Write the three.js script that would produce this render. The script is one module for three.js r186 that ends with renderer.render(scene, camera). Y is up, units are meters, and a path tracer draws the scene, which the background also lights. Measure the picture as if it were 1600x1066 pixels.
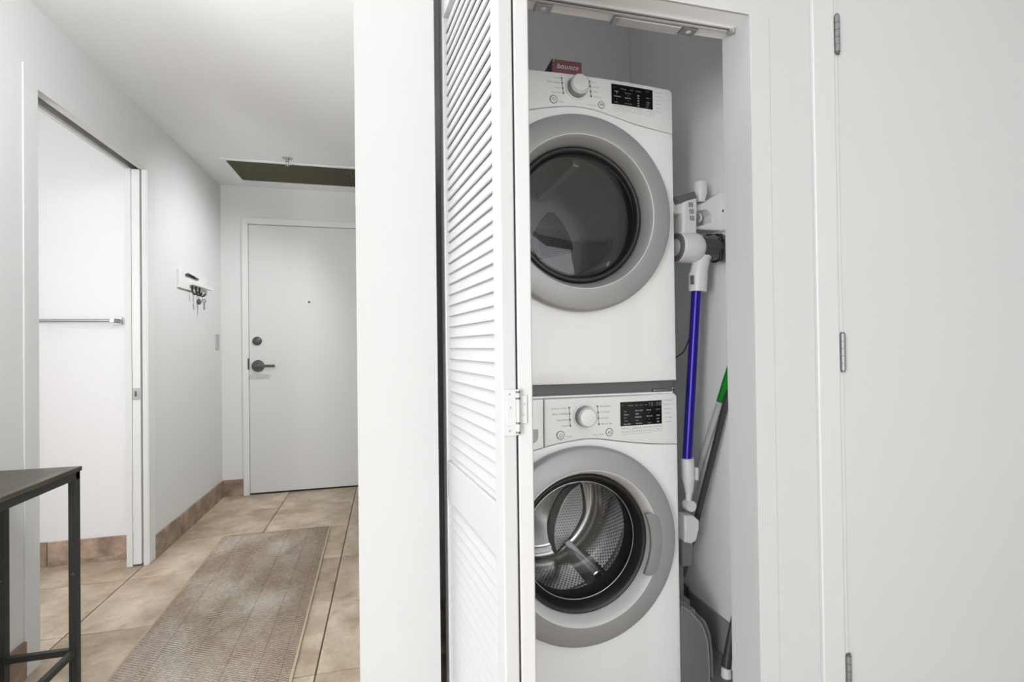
import * as THREE from 'three';
import { mergeGeometries, toCreasedNormals } from 'three/addons/utils/BufferGeometryUtils.js';
import { RoundedBoxGeometry } from 'three/addons/geometries/RoundedBoxGeometry.js';
import { TessellateModifier } from 'three/addons/modifiers/TessellateModifier.js';
import { RectAreaLightUniformsLib } from 'three/addons/lights/RectAreaLightUniformsLib.js';

// ---------------------------------------------------------------- camera, sky, lights, exposure
const scene = new THREE.Scene();
const camera = new THREE.PerspectiveCamera(68.92, 1600 / 1066, 0.05, 60);
camera.rotation.order = 'YXZ';
camera.rotation.set(THREE.MathUtils.degToRad(0.494), THREE.MathUtils.degToRad(-14.106), THREE.MathUtils.degToRad(-0.722));
camera.position.set(0, 1.15, 0);
scene.add(camera);
scene.background = new THREE.Color(0.75, 0.86, 1.0);          // hazy daylight outside the window behind the camera
RectAreaLightUniformsLib.init();
const WINDOWS = [                                              // daylight: one window behind the viewer, one in the left wall of the front room
  { axis: 'z', at: 4.0, a0: -0.3, a1: 2.5, y0: 0.10, y1: 2.15, nits: 3.0 },
  { axis: 'x', at: -3.0, a0: 1.2, a1: 3.3, y0: 0.10, y1: 2.15, nits: 21.5 },
];
for (const w of WINDOWS) {
  const l = new THREE.RectAreaLight(0xfafcff, w.nits, w.a1 - w.a0, w.y1 - w.y0), c = (w.a0 + w.a1) / 2, y = (w.y0 + w.y1) / 2;
  if (w.axis === 'z') l.position.set(c, y, w.at - 0.01); else { l.position.set(w.at + 0.01, y, c); l.rotation.y = -Math.PI / 2; }
  scene.add(l);
}
const HALL_FILL = 7.5, NEAR_FILL = 3.6, BATH_FILL = 2.3, CLOSET_FILL = 0.11;                        // strengths of the unseen lamps added to brighten each space
const renderer = new THREE.WebGLRenderer({ antialias: true });
renderer.toneMapping = THREE.LinearToneMapping;
renderer.toneMappingExposure = 1.0;
renderer.shadowMap.enabled = true;

// ---------------------------------------------------------------- helpers
let seed = 20260;
const rnd = () => { seed = (seed * 1664525 + 1013904223) >>> 0; return seed / 4294967296; };
const V = (x, y, z) => new THREE.Vector3(x, y, z);
const taken = {};
function numbered(n) { const k = taken[n] = (taken[n] ?? -1) + 1; return k ? n + '_' + String(k).padStart(3, '0') : n; }
function thing(name, label, category, [x, y, z] = [0, 0, 0], group) {
  const o = new THREE.Group(); o.name = numbered(name); o.position.set(x, y, z);
  o.userData = { label, category }; if (group) o.userData.group = group;
  scene.add(o); return o;
}
function struct(name, label, [x, y, z] = [0, 0, 0]) {
  const o = new THREE.Group(); o.name = numbered(name); o.position.set(x, y, z);
  o.userData = { kind: 'structure', label }; scene.add(o); return o;
}
function mesh(name, geo, mat, parent, opts = {}) {
  const m = new THREE.Mesh(geo, mat); m.name = name; m.castShadow = m.receiveShadow = true;
  if (opts.at) m.position.set(...opts.at);
  if (opts.turn) m.rotation.set(...opts.turn);
  if (opts.label) m.userData.label = opts.label;
  if (opts.kind) m.userData.kind = opts.kind;
  parent.add(m); return m;
}
// a mesh whose geometry was written in world coordinates, put under a group that only translates
function part(name, geo, mat, parent, opts = {}) {
  const g = geo.clone(); const p = parent.getWorldPosition(V(0, 0, 0));
  g.translate(-p.x, -p.y, -p.z); return mesh(name, g, mat, parent, opts);
}
function wall(name, label, geo, mat) {                          // a piece of the setting that is one mesh
  const m = new THREE.Mesh(geo, mat); m.name = name; m.userData = { kind: 'structure', label }; m.castShadow = m.receiveShadow = true; scene.add(m); return m;
}
const bx = (x0, x1, y0, y1, z0, z1) => new THREE.BoxGeometry(x1 - x0, y1 - y0, z1 - z0).translate((x0 + x1) / 2, (y0 + y1) / 2, (z0 + z1) / 2);
const rb = (x0, x1, y0, y1, z0, z1, r = 0.003, s = 2) => new RoundedBoxGeometry(x1 - x0, y1 - y0, z1 - z0, s, r).translate((x0 + x1) / 2, (y0 + y1) / 2, (z0 + z1) / 2);
function join(list) { return mergeGeometries(list.map((g) => { const q = g.index ? g.toNonIndexed() : g; for (const k of Object.keys(q.attributes)) if (!['position', 'normal', 'uv'].includes(k)) q.deleteAttribute(k); q.morphAttributes = {}; return q; })); }
function rod(a, b, r0, r1 = r0, n = 20) {                       // a round bar from a to b
  const d = b.clone().sub(a), g = new THREE.CylinderGeometry(r1, r0, d.length(), n);
  g.applyQuaternion(new THREE.Quaternion().setFromUnitVectors(V(0, 1, 0), d.clone().normalize()));
  return g.translate((a.x + b.x) / 2, (a.y + b.y) / 2, (a.z + b.z) / 2);
}
function bar(a, b, w, h) {                                      // a square bar from a to b
  const d = b.clone().sub(a), L = d.length(); const m = new THREE.Matrix4().lookAt(V(0, 0, 0), d, Math.abs(d.y) > 0.9 * L ? V(1, 0, 0) : V(0, 1, 0));
  return new RoundedBoxGeometry(w, h, L, 1, Math.min(w, h) * 0.08).applyMatrix4(m).translate((a.x + b.x) / 2, (a.y + b.y) / 2, (a.z + b.z) / 2);
}
const tube = (pts, r, n = 40, k = 10) => new THREE.TubeGeometry(new THREE.CatmullRomCurve3(pts), n, r, k, false);
const lathe = (pts, n = 72) => new THREE.LatheGeometry(pts.map(([r, z]) => new THREE.Vector2(Math.max(r, 1e-4), z)), n);   // about y
const latheZ = (pts, n = 96) => lathe(pts, n).rotateX(Math.PI / 2);   // about z, profile z towards the viewer
const latheX = (pts, n = 48) => lathe(pts, n).rotateZ(-Math.PI / 2);  // about x
const extrude = (shape, depth, bevel = 0.003, seg = 2, curve = 24) => new THREE.ExtrudeGeometry(shape, { depth, bevelEnabled: bevel > 0, bevelThickness: bevel, bevelSize: bevel, bevelOffset: -bevel, bevelSegments: seg, curveSegments: curve });
const poly = (pts) => new THREE.Shape(pts.map(([x, y]) => new THREE.Vector2(x, y)));

// ---------------------------------------------------------------- textures
function noise2(seedv) {
  const T = new Float32Array(4096); let s = seedv; for (let i = 0; i < 4096; i++) { s = (s * 1664525 + 1013904223) >>> 0; T[i] = s / 4294967296; }
  const h = (x, y) => T[((x & 63) + ((y & 63) << 6))];
  return (x, y) => { const i = Math.floor(x), j = Math.floor(y), u = x - i, v = y - j, a = u * u * (3 - 2 * u), b = v * v * (3 - 2 * v);
    return (h(i, j) * (1 - a) + h(i + 1, j) * a) * (1 - b) + (h(i, j + 1) * (1 - a) + h(i + 1, j + 1) * a) * b; };
}
function fbm(n, x, y, o = 5) { let s = 0, a = 0.5, t = 0; for (let k = 0; k < o; k++) { s += a * n(x, y); t += a; a *= 0.5; x = x * 2 + 7.3; y = y * 2 + 3.1; } return s / t; }
function tex(w, h, f, srgb = true) {                            // f(u, v) -> [r, g, b] in 0..1, v up
  const d = new Uint8Array(w * h * 4);
  for (let j = 0; j < h; j++) for (let i = 0; i < w; i++) { const c = f((i + 0.5) / w, (j + 0.5) / h), k = (j * w + i) * 4; for (let q = 0; q < 3; q++) d[k + q] = Math.max(0, Math.min(255, Math.round(c[q] * 255))); d[k + 3] = 255; }
  const t = new THREE.DataTexture(d, w, h); t.magFilter = THREE.LinearFilter; t.minFilter = THREE.LinearMipmapLinearFilter; t.generateMipmaps = true;
  t.wrapS = t.wrapT = THREE.RepeatWrapping; if (srgb) t.colorSpace = THREE.SRGBColorSpace; t.needsUpdate = true; return t;
}
function canvasTex(w, h, draw) {
  const c = document.createElement('canvas'); c.width = w; c.height = h; draw(c.getContext('2d'), w, h);
  const t = new THREE.CanvasTexture(c); t.colorSpace = THREE.SRGBColorSpace; t.anisotropy = 8; return t;
}
const mix = (a, b, t) => a.map((v, i) => v + (b[i] - v) * t);
const n1 = noise2(11), n2 = noise2(77), n3 = noise2(303);
const tileTex = tex(1024, 1024, (u, v) => {
  const a = fbm(n1, u * 9, v * 9, 6), b = fbm(n2, u * 26, v * 22, 4), c = n3(u * 160, v * 160), d = fbm(n3, u * 5 + 3, v * 5, 3);
  let col = mix([0.60, 0.525, 0.445], [0.755, 0.69, 0.615], Math.min(1, Math.max(0, (a - 0.28) * 2.1)));
  col = mix(col, [0.53, 0.44, 0.34], Math.max(0, b - 0.52) * 1.3); col = mix(col, [0.73, 0.65, 0.595], Math.max(0, d - 0.5) * 0.9);
  return col.map((x) => x * (0.965 + 0.07 * c));
});
const tileRough = tex(256, 256, (u, v) => { const a = 0.30 + 0.25 * fbm(n2, u * 14, v * 14, 4); return [a, a, a]; }, false);
const baseTex = tex(512, 256, (u, v) => {
  const a = fbm(n2, u * 16, v * 8, 6), c = n3(u * 120, v * 60);
  return mix([0.47, 0.395, 0.33], [0.66, 0.58, 0.51], Math.min(1, Math.max(0, (a - 0.25) * 2))).map((x) => x * (0.95 + 0.1 * c));
});
const RW = 0.613, RL = 1.86;
const rugLines = [[0.185, 0.88], [0.40, 0.93], [0.61, 0.86], [0.80, 0.88], [0.93, 0.9]];
function rugHeight(u, v) { const x = u * RW, y = v * RL; const d = x * 0.45; return 0.5 + 0.25 * Math.sin((y + d) * 2 * Math.PI / 0.0125) + 0.12 * Math.sin((x) * 2 * Math.PI / 0.008); }
const rugTex = tex(640, 1920, (u, v) => {
  const x = u * RW, y = v * RL, patch = fbm(n1, x * 5 + 2, y * 4.2, 5), patch2 = fbm(n2, x * 14, y * 8 + 5, 4);
  let col = mix([0.635, 0.565, 0.495], [0.785, 0.75, 0.70], Math.min(1, Math.max(0, (patch - 0.3) * 2.0)));
  col = mix(col, [0.55, 0.455, 0.36], Math.max(0, patch2 - 0.5) * 1.0);
  const zone = Math.floor(fbm(n3, x * 7, y * 3.4, 2) * 9) % 2;                       // patches woven the other way
  const hatch = Math.sin((y + (zone ? 0.55 : -0.25) * x) * 2 * Math.PI / 0.0135), warp = Math.sin(x * 2 * Math.PI / 0.0075);
  const str = 0.10 + 0.42 * Math.max(0, fbm(n3, x * 9 + 4, y * 5, 3) - 0.2);
  let k = 1 - str * Math.max(0, hatch) - 0.05 * Math.max(0, warp) + 0.16 * (n1(u * 150, v * 420) - 0.5) + 0.10 * (n2(u * 60, v * 170) - 0.5);
  for (const [q, dk] of rugLines) { const e = Math.abs(u - q) * RW; if (e < 0.0024) k *= dk; }
  if (u < 0.045 || u > 0.955) k *= 0.97 + 0.1 * Math.sin(y * 2 * Math.PI / 0.01);
  return col.map((c) => c * k);
});
const rugBump = tex(640, 1920, (u, v) => { const h = rugHeight(u, v); return [h, h, h]; }, false);
const woodTex = tex(512, 1024, (u, v) => {
  const g = fbm(n1, u * 34 + fbm(n2, u * 4, v * 3, 3) * 5, v * 3, 5), p = fbm(n3, u * 5, v * 4, 4);
  return mix([0.19, 0.17, 0.14], [0.43, 0.375, 0.31], Math.min(1, Math.max(0, g * 0.9 + p * 0.6 - 0.32)));
});
const paintBump = tex(512, 512, (u, v) => { const a = fbm(n1, u * 64, v * 64, 3); return [a, a, a]; }, false);
paintBump.repeat.set(1.4, 1.4);

// ---------------------------------------------------------------- materials
const std = (color, roughness = 0.6, o = {}) => new THREE.MeshStandardMaterial({ color: new THREE.Color(...color), roughness, ...o });
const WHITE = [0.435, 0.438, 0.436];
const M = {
  wall: std(WHITE, 0.75), hall: std([0.73, 0.737, 0.722], 0.75), hallTrim: std([0.76, 0.767, 0.752], 0.45), hallDoor: std([0.69, 0.695, 0.682], 0.5), ceiling: std([0.90, 0.915, 0.92], 0.85), trim: std([0.47, 0.472, 0.47], 0.45), door: std([0.455, 0.458, 0.456], 0.5),  // hall paints are lightened copies of the wall white, to brighten the hall
  closet: std([0.92, 0.925, 0.93], 0.8), louver: std([0.45, 0.45, 0.45], 0.4), head: std([0.82, 0.82, 0.82], 0.5),  // closet walls and head board extra white to make up for missing light
  grout: std([0.12, 0.095, 0.07], 0.95), tile: new THREE.MeshStandardMaterial({ map: tileTex, roughnessMap: tileRough, roughness: 1 }),
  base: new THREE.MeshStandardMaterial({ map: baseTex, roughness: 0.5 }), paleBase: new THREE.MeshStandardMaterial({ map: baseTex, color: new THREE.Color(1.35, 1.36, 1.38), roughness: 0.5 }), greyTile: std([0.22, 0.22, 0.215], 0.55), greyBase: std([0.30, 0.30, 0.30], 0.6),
  rug: new THREE.MeshStandardMaterial({ map: rugTex, bumpMap: rugBump, bumpScale: 0.002, roughness: 0.95 }), rugEdge: std([0.47, 0.39, 0.27], 0.95), rugDark: std([0.24, 0.17, 0.09], 0.95),
  darkMetal: std([0.030, 0.032, 0.030], 0.45, { metalness: 0.2 }), wood: new THREE.MeshStandardMaterial({ map: woodTex, roughness: 0.38 }),
  steel: std([0.55, 0.55, 0.55], 0.32, { metalness: 1 }), nickel: std([0.42, 0.42, 0.42], 0.38, { metalness: 0.85 }), pewter: std([0.10, 0.10, 0.10], 0.45, { metalness: 0.4 }), black: std([0.012, 0.012, 0.012], 0.35), hinge: std([0.20, 0.20, 0.20], 0.4, { metalness: 0.5 }), track: std([0.42, 0.42, 0.415], 0.45), kit: std([0.13, 0.13, 0.13], 0.45), grip: std([0.24, 0.245, 0.245], 0.4),
  enamel: std([0.90, 0.91, 0.91], 0.28), panelSide: std([0.78, 0.79, 0.79], 0.35), rubber: std([0.02, 0.02, 0.02], 0.5),
  ringDark: std([0.36, 0.365, 0.365], 0.36, { metalness: 0.2 }), ringLight: std([0.42, 0.425, 0.425], 0.34, { metalness: 0.3 }), ringPale: std([0.82, 0.83, 0.83], 0.34, { metalness: 0.1 }),
  knobShade: std([0.30, 0.305, 0.305], 0.3, { metalness: 0.4 }), knob: std([0.80, 0.81, 0.81], 0.3, { metalness: 0.1 }), led: std([0.42, 0.42, 0.42], 0.5), ledDot: std([0.05, 0.05, 0.05], 0.4), greyPrint: std([0.22, 0.22, 0.22], 0.5),  // knob side darker than the cap to paint its shade
  drum: std([0.78, 0.78, 0.78], 0.2, { metalness: 0.95 }), dryerDrum: std([0.42, 0.42, 0.42], 0.45, { metalness: 0.3 }), dryerBack: std([0.12, 0.12, 0.12], 0.5, { metalness: 0.3 }), hole: std([0.01, 0.01, 0.01], 0.9),
  glass: new THREE.MeshPhysicalMaterial({ color: new THREE.Color(0.86, 0.87, 0.87), transmission: 1, thickness: 0, roughness: 0.02, ior: 1.45 }),
  smoke: new THREE.MeshPhysicalMaterial({ color: new THREE.Color(0.82, 0.82, 0.82), transmission: 1, thickness: 0, roughness: 0.02, ior: 1.45 }),
  windowGlass: new THREE.MeshPhysicalMaterial({ color: new THREE.Color(1, 1, 1), transmission: 1, thickness: 0, roughness: 0.0, ior: 1.45 }),
  vacWhite: std([0.80, 0.80, 0.80], 0.35), vacGrey: std([0.16, 0.15, 0.18], 0.45), cup: std([0.07, 0.07, 0.07], 0.25), cupClear: new THREE.MeshPhysicalMaterial({ color: new THREE.Color(0.40, 0.40, 0.40), transmission: 0.85, thickness: 0, roughness: 0.12 }),
  blue: std([0.035, 0.022, 0.33], 0.28, { metalness: 0.45 }), green: std([0.0, 0.22, 0.015], 0.45), alu: std([0.62, 0.62, 0.62], 0.35, { metalness: 0.25 }), darkPole: std([0.05, 0.05, 0.05], 0.45), pan: std([0.20, 0.20, 0.20], 0.55), panRim: std([0.27, 0.27, 0.27], 0.5),
  vent: std([0.20, 0.19, 0.12], 0.8), ventDark: std([0.035, 0.032, 0.02], 0.9),
  dimLamp: new THREE.MeshStandardMaterial({ color: 0xffffff, emissive: new THREE.Color(1, 1, 1), emissiveIntensity: 0.3, roughness: 0.6 }),
  lamp: new THREE.MeshStandardMaterial({ color: 0xffffff, emissive: new THREE.Color(1, 0.98, 0.95), emissiveIntensity: 1.0, roughness: 0.6 }),
};

// ---------------------------------------------------------------- the setting: floor
const G = 0.508, GX = -0.256, GZ = -1.880;
const floor = struct('floor', 'floor of large square brown stone-look tiles with dark grout');
part('floor_slab', bx(-3.15, 3.7, -0.10, -0.0035, -4.6, 4.15), M.grout, floor);
const tileGeos = [];
for (let k = 0; k < 8; k++) {
  const s = G - 0.0055, g = new RoundedBoxGeometry(s, 0.012, s, 1, 0.0015).translate(0, -0.006, 0), p = g.attributes.position, uv = g.attributes.uv;
  for (let i = 0; i < p.count; i++) { let a = p.getX(i) / s * 0.48 + 0.25, b = p.getZ(i) / s * 0.48 + 0.25; if (k & 4) [a, b] = [b, 1 - a]; uv.setXY(i, a + (k & 1) * 0.5, b + ((k >> 1) & 1) * 0.5); }
  tileGeos.push(g);
}
const tileMats = [0, 1, 2].map((k) => { const m = M.tile.clone(); m.color = new THREE.Color([1.17, 1.10, 1.23][k], [1.21, 1.14, 1.27][k], [1.20, 1.12, 1.26][k]); return m; });
for (let i = -6; i < 8; i++) for (let j = -6; j < 13; j++) {
  const x = GX + (i + 0.5) * G, z = GZ + (j + 0.5) * G;
  const hall = x > -1.6 && x < 0.05 && z < -1, bath = x < -1.2 && z > -3.4 && z < -1.2, room = x > -1.75 && x < 2.4 && z > -1.3 && z < 1.6, closet = x > 0 && x < 1.4 && z > -2.4 && z < -1;
  if (!(hall || bath || room || closet)) continue;
  if (z - G / 2 < -4.33 && z < -4.4) continue;
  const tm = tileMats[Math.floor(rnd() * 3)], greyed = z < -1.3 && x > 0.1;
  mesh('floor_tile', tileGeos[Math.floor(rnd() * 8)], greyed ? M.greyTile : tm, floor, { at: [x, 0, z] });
}
part('floor_covering', bx(-3, 3.6, -0.0035, 0, GZ + 7 * G, 4.0), std([0.42, 0.35, 0.28], 0.5), floor);
part('floor_covering', bx(2.285, 3.6, -0.0035, 0, -1.1, GZ + 7 * G), std([0.42, 0.35, 0.28], 0.5), floor);
part('floor_covering', bx(-3, GX - 3 * G, -0.0035, 0, -1.1, GZ + 7 * G), std([0.42, 0.35, 0.28], 0.5), floor);

// ---------------------------------------------------------------- walls and ceiling
const CE = 2.43, DW = -1.25, FZ = -1.1, FB = -1.208;            // ceiling height, left wall face, closet wall front and back
wall('ceiling', 'flat white ceiling over the entry hall', join([bx(-3.15, -0.062, CE, CE + 0.12, -4.6, 4.15), bx(-0.062, 3.7, CE, CE + 0.12, FZ, 4.15), bx(1.3, 3.7, CE, CE + 0.12, -2.37, FZ), bx(0.058, 1.2, 2.85, 2.97, -2.27, FB)]), M.ceiling);
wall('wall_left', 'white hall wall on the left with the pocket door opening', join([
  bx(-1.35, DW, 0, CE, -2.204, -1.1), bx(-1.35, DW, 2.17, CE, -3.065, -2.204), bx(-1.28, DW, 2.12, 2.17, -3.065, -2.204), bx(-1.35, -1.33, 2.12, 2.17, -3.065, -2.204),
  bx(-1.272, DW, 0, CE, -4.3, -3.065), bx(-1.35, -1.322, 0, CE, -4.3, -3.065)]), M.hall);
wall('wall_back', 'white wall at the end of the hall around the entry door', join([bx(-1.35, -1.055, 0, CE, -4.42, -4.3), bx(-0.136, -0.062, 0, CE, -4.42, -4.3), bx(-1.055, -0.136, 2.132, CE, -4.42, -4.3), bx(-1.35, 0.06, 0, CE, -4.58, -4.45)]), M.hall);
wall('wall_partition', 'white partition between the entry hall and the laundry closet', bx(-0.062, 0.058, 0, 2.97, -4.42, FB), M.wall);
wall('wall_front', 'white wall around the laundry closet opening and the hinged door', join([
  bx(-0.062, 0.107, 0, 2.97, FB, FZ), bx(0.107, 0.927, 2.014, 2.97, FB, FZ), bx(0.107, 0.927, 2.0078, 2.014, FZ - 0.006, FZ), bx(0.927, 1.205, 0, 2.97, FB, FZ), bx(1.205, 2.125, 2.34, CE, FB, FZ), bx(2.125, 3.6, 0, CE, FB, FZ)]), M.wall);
wall('wall_closet', 'near-white back and side walls inside the laundry closet, lightened to lift the shade', join([bx(1.2, 1.3, 0, 2.97, -2.37, FB), bx(0.058, 1.2, 0, 2.97, -2.37, -2.27)]), M.closet);  // near-white colour lifts the brightness of the shaded closet
wall('wall_light_block', 'unseen white slab added behind the hinged door to stop light leaks', bx(1.3, 3.7, 0, CE, -1.36, -1.26), M.wall);  // unseen slab added to block sky light through the door gaps
wall('wall_right', 'white wall on the right of the front room', bx(3.6, 3.72, 0, CE, -1.26, 4.12), M.wall);
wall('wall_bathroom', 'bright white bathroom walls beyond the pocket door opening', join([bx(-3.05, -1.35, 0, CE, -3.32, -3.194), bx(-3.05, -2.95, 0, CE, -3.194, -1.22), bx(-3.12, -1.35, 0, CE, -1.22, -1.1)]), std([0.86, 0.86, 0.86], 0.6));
for (const [k, w] of WINDOWS.entries()) {
  const o0 = w.at, o1 = w.axis === 'z' ? w.at + 0.12 : w.at - 0.12, e0 = w.axis === 'z' ? -3.12 : -1.1, e1 = w.axis === 'z' ? 3.72 : 4.0, m = (o0 + o1) / 2;
  const B = (a0, a1, y0, y1, d0, d1) => w.axis === 'z' ? bx(a0, a1, y0, y1, Math.min(d0, d1), Math.max(d0, d1)) : bx(Math.min(d0, d1), Math.max(d0, d1), y0, y1, a0, a1);
  wall(k ? 'wall_far' : 'wall_window', k ? 'white left wall of the front room with a window' : 'white wall with a window behind the viewer', join([B(e0, w.a0, 0, CE, o0, o1), B(w.a1, e1, 0, CE, o0, o1), B(w.a0, w.a1, 0, w.y0, o0, o1), B(w.a0, w.a1, w.y1, CE, o0, o1)]), M.wall);
  const win = struct('window_' + (k + 1), k ? 'white framed window in the left wall of the front room' : 'white framed window behind the viewer', w.axis === 'z' ? [0, 0, m] : [m, 0, 0]);
  const n = 2, p = (w.a1 - w.a0) / n;
  part('window_frame', join([B(w.a0, w.a1, w.y0, w.y0 + 0.05, m - 0.03, m + 0.03), B(w.a0, w.a1, w.y1 - 0.05, w.y1, m - 0.03, m + 0.03), ...[0, 1, 2].map((q) => B(w.a0 + q * p - (q ? 0.025 : 0), w.a0 + q * p + (q < n ? 0.025 : 0), w.y0, w.y1, m - 0.03, m + 0.03))]), M.trim, win);
  for (let q = 0; q < n; q++) part('pane', B(w.a0 + q * p + 0.025, w.a0 + (q + 1) * p - 0.025, w.y0 + 0.05, w.y1 - 0.05, m - 0.002, m + 0.002), M.windowGlass, win);
}

// baseboards of cut floor tile, tile by tile
function baseboard(name, label, runs, mat = M.base) {
  const o = struct(name, label);
  for (const [axis, c0, c1, a, b] of runs) {
    const g = axis === 'z' ? new RoundedBoxGeometry(c1 - c0, 0.13, b - a - 0.003, 1, 0.002).translate((c0 + c1) / 2, 0.065, (a + b) / 2) : new RoundedBoxGeometry(b - a - 0.003, 0.13, c1 - c0, 1, 0.002).translate((a + b) / 2, 0.065, (c0 + c1) / 2);
    const p = g.attributes.position, uv = g.attributes.uv, o1 = rnd(), o2 = rnd(); for (let i = 0; i < p.count; i++) uv.setXY(i, (axis === 'z' ? p.getZ(i) : p.getX(i)) * 0.9 + o1, p.getY(i) * 1.8 + o2);
    part('baseboard_tile', g, mat, o);
  }
}
baseboard('baseboard_left', 'brown tile baseboard along the left hall wall', [['z', DW, DW + 0.011, -4.298, -3.973], ['z', DW, DW + 0.011, -3.973, -3.465], ['z', DW, DW + 0.011, -3.465, -3.141], ['z', DW, DW + 0.011, -2.126, -1.82], ['z', DW, DW + 0.011, -1.82, -1.31], ['z', DW, DW + 0.011, -1.31, -1.10]]);
baseboard('baseboard_back', 'brown tile baseboard left of the entry door', [['x', -4.3, -4.289, -1.239, -1.1]]);
baseboard('baseboard_bathroom', 'pale brown tile baseboard on the bathroom wall', [['x', -3.194, -3.183, -1.765, -1.352], ['x', -3.194, -3.183, -2.275, -1.769], ['x', -3.194, -3.183, -2.785, -2.279]], M.paleBase);
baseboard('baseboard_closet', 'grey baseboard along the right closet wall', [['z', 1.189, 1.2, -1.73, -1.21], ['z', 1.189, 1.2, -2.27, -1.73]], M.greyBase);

// casings
const t1 = struct('trim_1', 'flat white casing around the pocket door opening', [DW, 0, -2.6]);
part('side_casing', rb(DW, DW + 0.005, 0, 2.12, -2.204, -2.127, 0.0015), M.hall, t1); part('side_casing', rb(DW, DW + 0.005, 0.004, 2.12, -3.14, -3.066, 0.0015), M.hallTrim, t1); part('head_casing', rb(DW, DW + 0.005, 2.12, 2.182, -3.14, -2.127, 0.0015), M.hall, t1);
part('door_track', join([bx(-1.328, -1.282, 2.158, 2.166, -3.06, -2.206), bx(-1.3295, -1.320, 2.122, 2.158, -3.06, -2.206), bx(-1.292, -1.284, 2.140, 2.158, -3.06, -2.206)]), M.track, t1, { label: 'grey metal pocket door track in the head slot' });
const t2 = struct('trim_2', 'white steel frame of the entry door', [-0.6, 0, -4.3]);
part('side_casing', rb(-1.099, -1.056, 0, 2.135, -4.31, -4.288, 0.002), M.hallTrim, t2); part('side_casing', rb(-0.135, -0.092, 0, 2.135, -4.31, -4.288, 0.002), M.hallTrim, t2); part('head_casing', rb(-1.099, -0.092, 2.135, 2.181, -4.31, -4.288, 0.002), M.hallTrim, t2);
part('strike_plate', bx(-1.0625, -1.0545, 0.985, 1.072, -4.30, -4.2868), M.pewter, t2);
const t3 = struct('trim_3', 'white casing and jamb of the hinged door on the right', [1.16, 0, FZ]);
part('side_casing', rb(1.118, 1.19, 0, 2.345, FZ - 0.002, FZ + 0.011, 0.004), M.trim, t3); part('door_jamb', rb(1.188, 1.204, 0, 2.345, FZ - 0.04, FZ + 0.007, 0.002), M.trim, t3); part('head_casing', rb(1.118, 2.22, 2.345, 2.42, FZ - 0.002, FZ + 0.011, 0.004), M.trim, t3); part('side_casing', rb(2.14, 2.22, 0, 2.345, FZ - 0.002, FZ + 0.011, 0.004), M.trim, t3);
const t5 = struct('trim_5', 'lining under the closet opening head, coloured extra white to brighten it', [0.517, 2.008, -1.154]);
part('lightened_board', bx(0.107, 0.927, 2.0078, 2.0140, FB - 0.0005, FZ - 0.0062), M.head, t5);  // board coloured whiter than the wall around it to brighten the soffit
const t4 = struct('trim_4', 'narrow white edge strip beside the closet opening', [0.95, 0, FZ]);
part('edge_strip', rb(0.9275, 0.986, 0, 2.008, FZ - 0.001, FZ + 0.0025, 0.001), M.wall, t4);

// doors
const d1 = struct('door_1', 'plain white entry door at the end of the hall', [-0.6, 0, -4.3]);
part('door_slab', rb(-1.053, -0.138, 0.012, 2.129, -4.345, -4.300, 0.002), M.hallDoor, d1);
part('deadbolt', latheZ([[0, 0.020], [0.018, 0.020], [0.020, 0.016], [0.030, 0.012], [0.034, 0.006], [0.034, 0]], 40).translate(-0.995, 1.209, -4.300), M.pewter, d1, { label: 'dark round deadbolt' });
const rose = part('door_rose', latheZ([[0, 0.014], [0.040, 0.014], [0.046, 0.008], [0.047, 0]], 40).translate(-0.990, 1.012, -4.300), M.pewter, d1, { label: 'dark round rose of the lever' });
mesh('door_lever', join([rod(V(0, 0, 0.012), V(0, 0, 0.055), 0.012), rb(-0.012, 0.132, -0.011, 0.011, 0.044, 0.060, 0.006)]).translate(-0.990 + 0.6, 1.012, 0.0), M.pewter, rose, { label: 'dark straight door lever' });
part('peephole', latheZ([[0, 0.004], [0.006, 0.004], [0.008, 0]], 20).translate(-0.609, 1.521, -4.300), M.black, d1);
part('threshold', bx(-1.056, -0.135, 0, 0.008, -4.345, -4.300), M.black, d1);
const d2 = struct('door_2', 'white pocket door slid back into the left wall', [-1.296, 0, -3.1]);
part('door_slab', rb(-1.316, -1.278, 0.012, 2.118, -3.9, -3.056, 0.002), M.hallTrim, d2);
const lock = part('edge_lock', rb(-1.3135, -1.2805, 0.885, 0.947, -3.058, -3.0535, 0.0015), M.nickel, d2, { label: 'small metal edge pull and lock plate' });
mesh('latch', rb(-0.004, 0.004, -0.014, 0.014, 0, 0.004, 0.001).translate(-1.299 + 1.296, 0.917, -3.055 + 3.1), M.pewter, lock);
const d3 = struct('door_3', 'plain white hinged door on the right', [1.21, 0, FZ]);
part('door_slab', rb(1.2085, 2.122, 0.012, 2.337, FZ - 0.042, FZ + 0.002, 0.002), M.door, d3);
for (const yc of [1.987, 1.120, 0.252]) {
  const x = 1.1975, z = FZ + 0.012, h = 0.050;
  const hinge = part('hinge', join([bx(1.200, 1.2125, yc - h, yc + h, FZ + 0.0015, FZ + 0.0055), ...[0, 1, 2, 3, 4].map((k) => rod(V(x, yc - h + k * 0.02 + 0.0006, z), V(x, yc - h + (k + 1) * 0.02 - 0.0006, z), 0.0068))]), M.hinge, d3, { label: 'grey steel butt hinge' });
  mesh('hinge_pin', rod(V(x - 1.21, yc - h - 0.004, z - FZ), V(x - 1.21, yc + h + 0.004, z - FZ), 0.0048), M.pewter, hinge);
}

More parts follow.
